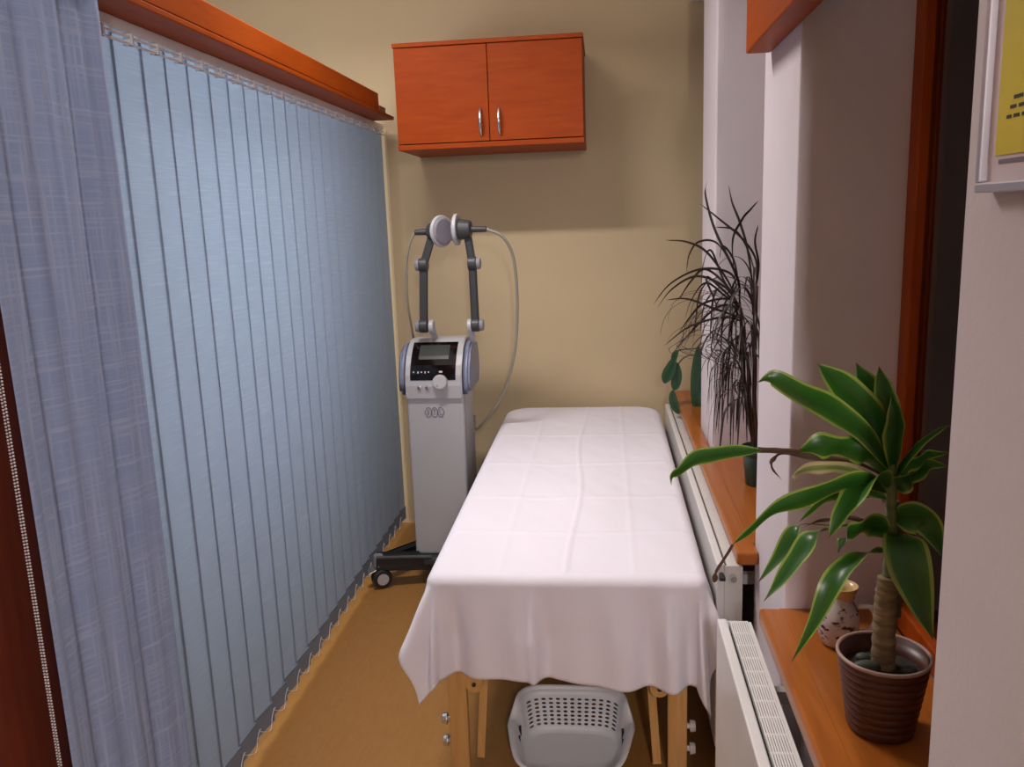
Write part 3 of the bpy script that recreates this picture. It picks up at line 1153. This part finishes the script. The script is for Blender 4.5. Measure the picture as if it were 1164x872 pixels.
    eR = applicator(hR, 1, None, -.06)
    # cables
    bm = bmesh.new()
    pts = [eL] + [at(u, v, yy) for u, v, yy in ((466, 277, 3.60), (462, 300, 3.61), (463, 340, 3.63), (468, 372, 3.68), (472, 395, 3.80))]
    pts.append(Vector((pts[-1].x+.01, 3.812, .93)))
    tube(bm, pts, .0055, seg=8, n=8)
    link_mesh('cable', bm, M['cable'], t, smooth=True)
    bm = bmesh.new()
    pts = [eR] + [at(u, v, yy) for u, v, yy in ((570, 268, 3.60), (581, 285, 3.62), (586, 310, 3.64), (588, 350, 3.68), (585, 400, 3.72), (573, 445, 3.76), (556, 472, 3.79), (541, 488, 3.80))]
    pts.append(Vector((X1+.004, 3.78, .70)))
    tube(bm, pts, .0065, seg=8, n=8)
    link_mesh('cable', bm, M['cable'], t, smooth=True)
machine()

# ------------------------------------------------------------------ near plant
def P3(pts, y):
    out = []
    for p in pts:
        yy = p[2] if len(p) > 2 else y
        out.append(at(p[0], p[1], yy))
    return out


def blade(t):
    return min(1, (0.16+1.35*math.sin(PI*min(1, t*1.02)**0.9))) if t < .97 else max(0, (1-t)/.03*.25)


def strap(t):
    b = math.sin(PI*t**0.72)
    return max(max(.13*(1-t), b**1.05), 0.0)


PX, PY = .463, 1.378
def near_plant():
    t = thing('potted_dracaena', 'broad-leaved striped dracaena in a ribbed brown pot on the nearest sill', 'plant', (PX, PY, .71))
    bm = bmesh.new()
    prof = [(.050, 0.0005), (.053, .003)]
    n = 9
    for k in range(n):
        z0_ = .006+.128*k/n
        for f, dr in ((0, -.0020), (.12, .0002), (.35, .0012), (.6, .0015), (.85, .0006)):
            z = z0_+.128/n*f
            prof.append((.053+(.0735-.053)*(z/.135)+dr, z))
    prof += [(.0735, .135)]
    inner = [(.0705, .139), (.066, .10), (.050, .02)]
    lathe(bm, prof+inner, PX, PY, .71, seg=56)
    pot = link_mesh('pot', bm, M['brown_pot'], t, smooth=True)
    bm = bmesh.new()
    lathe(bm, [(.0712, .138), (.0745, .135), (.0768, .138), (.0765, .1415), (.0735, .1425), (.0710, .141), (.0712, .138)], PX, PY, .71, seg=56, cap0=False)
    link_mesh('pot_rim', bm, M['pot_rim'], pot, smooth=True)
    bm = bmesh.new()
    lathe(bm, [(.0675, .108), (.05, .114), (.03, .116), (.001, .118)], PX, PY, .71, seg=32, cap0=True)
    link_mesh('soil', bm, M['soil'], t)
    for (dx, dy, sx, sy, sz) in ((-.030, -.012, .024, .012, .012), (-.028, .020, .012, .010, .008), (.035, -.02, .014, .01, .008)):
        bm = bmesh.new()
        bmesh.ops.create_icosphere(bm, subdivisions=3, radius=1, matrix=Matrix.Translation((PX+dx, PY+dy, .71+.120)) @ Matrix.Diagonal((sx, sy, sz, 1)))
        s = link_mesh('pebble', bm, M['stone'], t, smooth=True)
    # canes
    bm = bmesh.new()
    base = Vector((PX+.004, PY, .81))
    c1 = P3([(1004, 752), (1005, 715), (1007, 680), (1010, 655)], PY)
    c1[0].z = .82
    tube(bm, c1, lambda s: (.0195-.003*s)*(1+.06*math.sin(s*60)), seg=16, n=12)
    cane = link_mesh('cane', bm, M['cane'], t, smooth=True)
    bm = bmesh.new()
    c2 = P3([(1008, 690), (1011, 650), (1013, 610), (1013, 575), (1014, 540), (1013, 515)], PY)
    tube(bm, c2, lambda s: (.0115-.0045*s)*(1+.07*math.sin(s*85)), seg=14, n=10)
    link_mesh('cane', bm, plain('green_cane', (0.13, 0.15, 0.05), 0.6, var=.3, stretch=(1, 1, 8)), t, smooth=True)
    bm = bmesh.new()
    c3 = P3([(1017, 700, PY+.02), (1022, 660, PY+.02), (1022, 615, PY+.015), (1018, 570, PY+.01)], PY)
    tube(bm, c3, lambda s: (.0095-.003*s)*(1+.07*math.sin(s*85)), seg=12, n=10)
    link_mesh('cane', bm, plain('olive_cane', (0.12, 0.10, 0.04), 0.7, var=.3, stretch=(1, 1, 8)), t, smooth=True)
    V = Vector
    LV = [
        # pts, width, profile, side hint, fold, wave, material, flip
        ([(1012, 548), (993, 520), (965, 512), (935, 508), (905, 514)], .040, blade, V((0, -.3, 1)), .3, .35, 'leaf', 1, ),
        ([(905, 514, 1.34), (888, 513, 1.33), (862, 512, 1.32)], .008, lambda s: 1, V((0, 0, 1)), .6, .2, 'leaf_brown', 1),
        ([(866, 512, 1.32), (840, 514, 1.31), (812, 518, 1.30), (792, 522, 1.29), (775, 535, 1.28), (765, 541, 1.27), (763, 553, 1.27)], .025, strap, V((0, -.2, 1)), .3, .15, 'leaf', 1),
        ([(1012, 535), (985, 497, 1.35), (950, 470, 1.33), (915, 452, 1.31), (885, 433, 1.30), (872, 431, 1.30), (861, 435, 1.30)], .036, strap, V((.6, -.3, 1)), .5, .25, 'leaf', 1),
        ([(1013, 530), (996, 487, 1.37), (968, 450, 1.36), (945, 427, 1.35), (929, 413, 1.35)], .048, strap, V((1, -.2, .3)), .25, .15, 'leaf', 1),
        ([(1013, 530), (1002, 480, 1.39), (987, 440, 1.39), (973, 412, 1.39)], .052, strap, V((1, -.3, 0)), .2, .12, 'leaf', 1),
        ([(1014, 530), (1012, 480, 1.37), (1004, 440, 1.36), (999, 416, 1.36)], .034, strap, V((1, -.2, 0)), .3, .25, 'leaf', 1),
        ([(1016, 538), (1019, 500, 1.35), (1019, 470, 1.34), (1013, 447, 1.34)], .034, strap, V((1, .4, 0)), .35, .1, 'leaf', 1),
        ([(1008, 560), (985, 548, 1.33), (950, 556, 1.31), (915, 569, 1.29), (880, 582, 1.28), (850, 606, 1.27), (832, 620, 1.27)], .036, strap, V((0, -.4, 1)), .3, .2, 'leaf', 1),
        ([(833, 619, 1.27), (822, 637, 1.27), (814, 650, 1.265), (812, 662, 1.265)], .0042, lambda s: 1 if s < .7 else 1.9*math.sin(PI*(1-(1-s)/.3*.8-.1)), V((1, 0, 0)), .4, .2, 'leaf_brown', 1),
        ([(1008, 568), (985, 556, 1.38), (955, 560, 1.37), (930, 575, 1.36), (908, 594, 1.35)], .036, strap, V((0, -.4, 1)), .3, .2, 'leaf', 1),
        ([(1012, 556), (995, 546, 1.34), (978, 558, 1.31), (958, 583, 1.29), (941, 613, 1.28)], .054, strap, V((.8, -.3, .5)), .25, .1, 'leaf', 1),
        ([(1010, 612), (995, 600, 1.36), (975, 605, 1.35), (962, 613, 1.34), (953, 629, 1.33)], .038, blade, V((.5, -.2, .8)), .3, .2, 'leaf', 1),
        ([(1010, 628, 1.36), (985, 629, 1.33), (966, 640, 1.31), (944, 668, 1.29), (924, 710, 1.28), (899, 754, 1.275)], .038, strap, V((.9, -.3, .4)), .25, .12, 'leaf', 1),
        ([(1008, 590), (975, 594, 1.37), (942, 602, 1.36), (922, 611, 1.35), (906, 635, 1.34), (886, 662, 1.33), (868, 684, 1.32)], .033, lambda s: .14 if s < .35 else strap((s-.35)/.65*.93+.06), V((.8, -.3, .5)), .25, .15, 'leaf', 1),
        ([(1008, 596), (955, 598, 1.40), (915, 596, 1.40), (902, 605, 1.39), (884, 636, 1.38), (862, 662, 1.37)], .026, lambda s: .10 if s < .5 else strap((s-.5)/.5*.93+.06), V((.8, -.3, .5)), .3, .15, 'leaf', 1),
        ([(1016, 606), (1026, 618, 1.33), (1036, 650, 1.30), (1048, 690, 1.29), (1061, 728, 1.29)], .058, strap, V((1, -.4, 0)), .22, .08, 'leaf', 1),
        ([(1015, 590), (1032, 588, 1.36), (1052, 592, 1.34), (1064, 612, 1.33), (1072, 634, 1.33)], .046, strap, V((.6, -.4, .8)), .25, .1, 'leaf', 1),
        ([(1014, 552), (1030, 530, 1.39), (1052, 518, 1.41), (1080, 514, 1.43)], .036, strap, V((0, -.5, 1)), .3, .2, 'leaf', 1),
        ([(1016, 556), (1030, 545, 1.36), (1055, 528, 1.37), (1078, 530, 1.37)], .036, strap, V((0, -.5, 1)), .3, .2, 'leaf', 1),
        ([(1016, 545), (1032, 517, 1.37), (1055, 496, 1.38), (1082, 481, 1.38)], .018, strap, V((0, -.3, 1)), .4, .1, 'leaf', 1),
        ([(1014, 560), (985, 541, 1.35), (955, 532, 1.33), (925, 533, 1.32), (906, 538, 1.31), (905, 548, 1.31)], .018, strap, V((0, 0, 1)), .5, .6, 'leaf_dry', 1),
        ([(1012, 545), (970, 526, 1.39), (925, 520, 1.39), (893, 516, 1.385), (880, 522, 1.38), (879, 533, 1.38), (889, 546, 1.38)], .010, strap, V((0, -.2, 1)), .7, .8, 'leaf_brown', 1),
        ([(1012, 570), (990, 560, 1.42), (968, 556, 1.42), (952, 549, 1.42)], .026, strap, V((0, -.2, 1)), .5, .6, 'leaf_brown', 1),
        ([(1010, 600), (970, 590, 1.43), (935, 592, 1.43), (912, 600, 1.43)], .007, strap, V((0, -.2, 1)), .5, .6, 'leaf_brown', 1),
    ]
    for pts, w, pf, sd, fo, wv, mt, fp in LV:
        bm = bmesh.new()
        random.seed(int(pts[0][0]*7+pts[-1][0]*3))
        leaf_mesh(bm, P3(pts, PY), w*1.15, pf, sd, fo, wv, n=9, flip=fp)
        link_mesh('leaf', bm, M[mt], t, smooth=True)
near_plant()

# jug ---------------------------------------------------------------
JX, JY = .471, 1.672
t = thing('ceramic_jug', 'small white patterned ceramic jug with a cream lip behind the brown plant pot', 'jug', (JX, JY, .71))
bm = bmesh.new()
lathe(bm, [(.026, .001), (.031, .004), (.040, .028), (.0445, .05), (.041, .072), (.031, .092), (.0265, .104), (.0255, .108)], JX-.004, JY, .71, seg=44)
link_mesh('body', bm, M['jug'], t, smooth=True)
bm = bmesh.new()
lathe(bm, [(.0256, .104), (.0265, .112), (.0315, .126), (.0325, .129), (.0305, .130), (.0235, .112), (.022, .09), (.001, .085)], JX+.002, JY, .71, seg=44, cap0=False)
link_mesh('lip', bm, M['cream_glaze'], t, smooth=True)
bm = bmesh.new()
hx = Vector((.93, -.36, 0))
c = Vector((JX, JY, .71))
tube(bm, [c+hx*.036+Vector((0, 0, .088)), c+hx*.058+Vector((0, 0, .090)), c+hx*.068+Vector((0, 0, .070)), c+hx*.060+Vector((0, 0, .045)), c+hx*.040+Vector((0, 0, .032))], .0055, seg=10, n=8)
link_mesh('handle', bm, plain('white_glaze', (0.66, 0.62, 0.62), 0.15), t, smooth=True)

# ------------------------------------------------------------------ spiky plant on the far sill
def spiky():
    cx, cy = .497, 2.73
    t = thing('potted_spiky_dracaena', 'tall dark spiky-leaved dracaena in a green pot beyond the middle pillar', 'plant', (cx, cy, .71))
    bm = bmesh.new()
    lathe(bm, [(.044, .0005), (.046, .004), (.055, .10), (.056, .104), (.060, .105), (.0615, .128), (.058, .129), (.054, .10), (.045, .03)], cx, cy, .71, seg=40)
    link_mesh('pot', bm, M['green_pot'], t, smooth=True)
    bm = bmesh.new()
    lathe(bm, [(.0535, .100), (.03, .106), (.001, .108)], cx, cy, .71, seg=28, cap0=True)
    link_mesh('soil', bm, M['soil'], t)
    crowns = []
    for pts in (((862, 508), (850, 470), (845, 420), (842, 350)), ((865, 508), (858, 470), (858, 400), (860, 325)), ((860, 510), (856, 490), (852, 455), (850, 400))):
        bm = bmesh.new()
        P = P3([(a, b, cy+(.0 if i else .0)) for i, (a, b) in enumerate(pts)], cy)
        P[0].z = .80
        P[0].x = min(max(P[0].x, cx-.02), cx+.02)
        tube(bm, P, lambda s: .0085-.003*s, seg=10, n=8)
        link_mesh('stalk', bm, M['stalk_dark'], t, smooth=True)
        crowns.append(P[-1])
    def narrow(s):
        return max(.12, math.sin(PI*min(1, (s+.12)/1.12))**.6) if s < .9 else (1-s)/.1*.6+.02
    led = [
        [(841, 340), (838, 315), (813, 262), (802, 223), (803, 206)],
        [(858, 330), (859, 296), (843, 271), (816, 248), (795, 231)],
        [(856, 330), (850, 285), (841, 253), (832, 230), (828, 210)],
        [(838, 340), (832, 278), (843, 250), (853, 238), (862, 228)],
        [(840, 350), (839, 335), (830, 311), (797, 306), (763, 322), (742, 347)],
        [(840, 350), (826, 325), (802, 306), (786, 319), (770, 343)],
        [(842, 345), (836, 315), (816, 278), (795, 275), (784, 289), (780, 311)],
        [(840, 348), (828, 320), (804, 287), (781, 275), (756, 273)],
        [(840, 350), (825, 327), (793, 314), (765, 328), (747, 350)],
        [(842, 365), (830, 361), (809, 363), (781, 373), (754, 394)],
        [(842, 362), (832, 348), (813, 351), (786, 377), (765, 401)],
        [(842, 362), (829, 357), (809, 350), (781, 340), (757, 341)],
        [(840, 360), (826, 372), (812, 396), (803, 412)],
        [(860, 320), (850, 285), (835, 262), (812, 258)],
        [(860, 325), (862, 300), (858, 275), (862, 255)],
        [(842, 350), (822, 318), (808, 285), (800, 300), (797, 325)],
        [(842, 350), (822, 335), (802, 322), (786, 342), (778, 365)],
        [(841, 350), (822, 330), (803, 315), (812, 340), (816, 352)],
        [(842, 355), (828, 340), (800, 345), (785, 360), (772, 378)],
        [(842, 350), (835, 300), (822, 280), (818, 295)],
    ]
    random.seed(5)
    for k, L in enumerate(led):
        yy = cy+random.uniform(-.05, .08)
        pts = [at(u, v, cy+(yy-cy)*(i/(len(L)-1))) for i, (u, v) in enumerate(L)]
        bm = bmesh.new()
        leaf_mesh(bm, pts, .0082, narrow, Vector((random.uniform(-.5, .5), random.uniform(-.6, .1), 1)), .4, 0, n=7)
        link_mesh('leaf', bm, M['leaf_thin'], t, smooth=True)
    # the mane of arching, hanging blades
    rest = bmesh.new()
    for k in range(112):
        cr = crowns[k % 3].copy()
        cr.z -= random.uniform(0, .20)
        cr.x -= .01
        az = random.uniform(0, 2*PI)
        if math.cos(az) > .1 and random.random() < .55:
            az = PI-az
        if math.cos(az) > .25:
            az = random.choice((-1, 1))*random.uniform(1.4, 2.2)
        el = math.radians(random.uniform(-10, 68))
        Ln = random.uniform(.22, .38)
        drp = random.uniform(.9, 2.4)
        wob = random.uniform(-.06, .06)
        pts = []
        p = cr.copy()
        n = 8
        e = el
        for i in range(n+1):
            pts.append(p.copy())
            st = Ln/n
            p = p+Vector((math.cos(az)*math.cos(e), math.sin(az)*math.cos(e), math.sin(e)))*st
            e -= drp*(.18+.25*i/n)
            e = max(e, -1.42)
            az += wob
        ok = []
        xmin = random.uniform(.34, .43)
        for q in pts:
            q.x = min(q.x, .595)
            if q.x < xmin and q.z < 1.15:
                q.x = xmin-(xmin-q.x)*.25
            q.y = min(max(q.y, 2.30), 3.10)
            if q.z < .84:
                q.z = .84-(.84-q.z)*.1
            ok.append(q)
        bm = rest if k >= 76 else bmesh.new()
        leaf_mesh(bm, ok, random.uniform(.0055, .0085), narrow, Vector((-math.sin(az), math.cos(az), 0.05)), .35, 0, n=3)
        if k < 76:
            link_mesh('leaf', bm, M['leaf_thin'], t, smooth=True)
    o = link_mesh('leaf', rest, M['leaf_thin'], t, smooth=True)
    o['kind'] = 'stuff'
spiky()

# ------------------------------------------------------------------ small plant in the farthest corner
def corner_plant():
    cx, cy = .470, 3.90
    t = thing('potted_waxy_plant', 'small dark waxy-leaved plant on the sill corner by the back wall', 'plant', (cx, cy, .71))
    bm = bmesh.new()
    lathe(bm, [(.034, .0005), (.036, .004), (.046, .075), (.050, .076), (.050, .092), (.046, .092), (.042, .07), (.034, .03)], cx, cy, .71, seg=32)
    link_mesh('pot', bm, M['green_pot'], t, smooth=True)
    bm = bmesh.new()
    lathe(bm, [(.0425, .072), (.02, .078), (.001, .079)], cx, cy, .71, seg=24)
    link_mesh('soil', bm, M['soil'], t)
    for pts in ([(812, 460), (806, 425), (795, 399), (782, 397), (770, 399), (766, 408)], [(812, 460), (800, 415), (788, 404), (776, 408), (768, 422), (765, 450)], [(812, 460), (802, 400), (796, 390)]):
        bm = bmesh.new()
        P = P3(pts, 3.9)
        P[0] = Vector((cx, cy, .785))
        tube(bm, P, .0028, seg=8, n=6)
        link_mesh('stem', bm, plain('green_stem', (0.05, 0.08, 0.03), 0.6), t, smooth=True)
    def oval(s):
        return math.sin(PI*min(1, s))**.6
    for pts, w in (([(767, 405), (763, 418), (758, 428), (755, 436)], .055), ([(770, 412), (770, 425), (768, 437), (766, 444)], .048),
                   ([(794, 392), (793, 420), (792, 448), (791, 470)], .060), ([(765, 443), (765, 452), (768, 463), (772, 471)], .042),
                   ([(772, 398), (768, 402), (766, 408), (765, 412)], .030), ([(796, 396), (800, 420), (802, 440), (800, 460)], .05)):
        bm = bmesh.new()
        leaf_mesh(bm, P3(pts, 3.88), w, oval, Vector((1, -.3, 0)), .15, 0, n=6)
        link_mesh('leaf', bm, M['leaf_wax'], t, smooth=True)
corner_plant()

# ------------------------------------------------------------------ framed notice on the near pier
fy1, fz0, fz1, fy0 = .932, 1.607, 2.25, .50
t = thing('framed_notice', 'framed yellow notice hanging on the nearest white wall at the right edge', 'picture frame', (XP-.01, (fy0+fy1)/2, fz0))
bm = bmesh.new()
fx0, fx1 = XP-.018, XP-.0008
w = .010
box(bm, fx0, fx1, fy0, fy1, fz0, fz0+w, bev=.002)
box(bm, fx0, fx1, fy0, fy1, fz1-w, fz1, bev=.002)
box(bm, fx0, fx1, fy0, fy0+w, fz0+w, fz1-w, bev=.002)
box(bm, fx0, fx1, fy1-w, fy1, fz0+w, fz1-w, bev=.002)
link_mesh('frame', bm, M['frame_metal'], t)
link_mesh('mount', boxm(XP-.010, XP-.0012, fy0+w, fy1-w, fz0+w, fz1-w), M['paper'], t)
sh = link_mesh('yellow_sheet', boxm(XP-.0112, XP-.0101, fy0+.04, .905, 1.642, fz1-.04), M['yellow_paper'], t)
bm = bmesh.new()
random.seed(3)
for r in range(3):
    z = 1.675+.0085*r
    y = .885-.006*r
    while y > .60:
        L = random.uniform(.006, .02)
        box(bm, XP-.0117, XP-.0113, y-L, y, z, z+.0032)
        y -= L+random.uniform(.003, .006)
link_mesh('lettering', bm, plain('black_print', (0.02, 0.02, 0.02), .6), sh)
bm = bmesh.new()
box(bm, XP-.0108, XP-.0102, .56, .897, 1.634, 1.638)
link_mesh('ruled_line', bm, plain('grey_ruling', (0.18, 0.15, 0.18), .6), t)

# ------------------------------------------------------------------ lights
def area(name, loc, rot, sx, sy, energy, col):
    l = bpy.data.lights.new(name, 'AREA')
    l.shape = 'RECTANGLE'
    l.size, l.size_y = sx, sy
    l.energy = energy
    l.color = col
    o = bpy.data.objects.new(name, l)
    COL.objects.link(o)
    o.location = loc
    o.rotation_euler = rot
    return o
l = area('ceiling_lamp', (-.95, 2.55, 2.93), (0, 0, 0), .9, .10, 37, (1.0, .92, .90))
l.data.spread = math.radians(150)
l = area('front_fill', (.325, -1.2, 2.2), (math.radians(62), 0, 0), .12, .4, 30, (1.0, .91, .92))  # added fill from behind the viewer, lifts the sheet's front drop
area('blind_backlight', (-2.4, 2.5, 1.7), (0, math.radians(-90), 0), 1.2, 1.2, 34, (.86, .93, 1.0))  # unseen panel added beyond the blinds so their fabric glows

w = bpy.data.worlds.new('night')
S.world = w
w.use_nodes = True
bg = w.node_tree.nodes['Background']
bg.inputs[0].default_value = (.01, .012, .02, 1)
bg.inputs[1].default_value = .3

S.view_settings.view_transform = 'Standard'
S.view_settings.look = 'None'
S.view_settings.gamma = 1
S.view_settings.use_curve_mapping = False
S.view_settings.exposure = 0.08
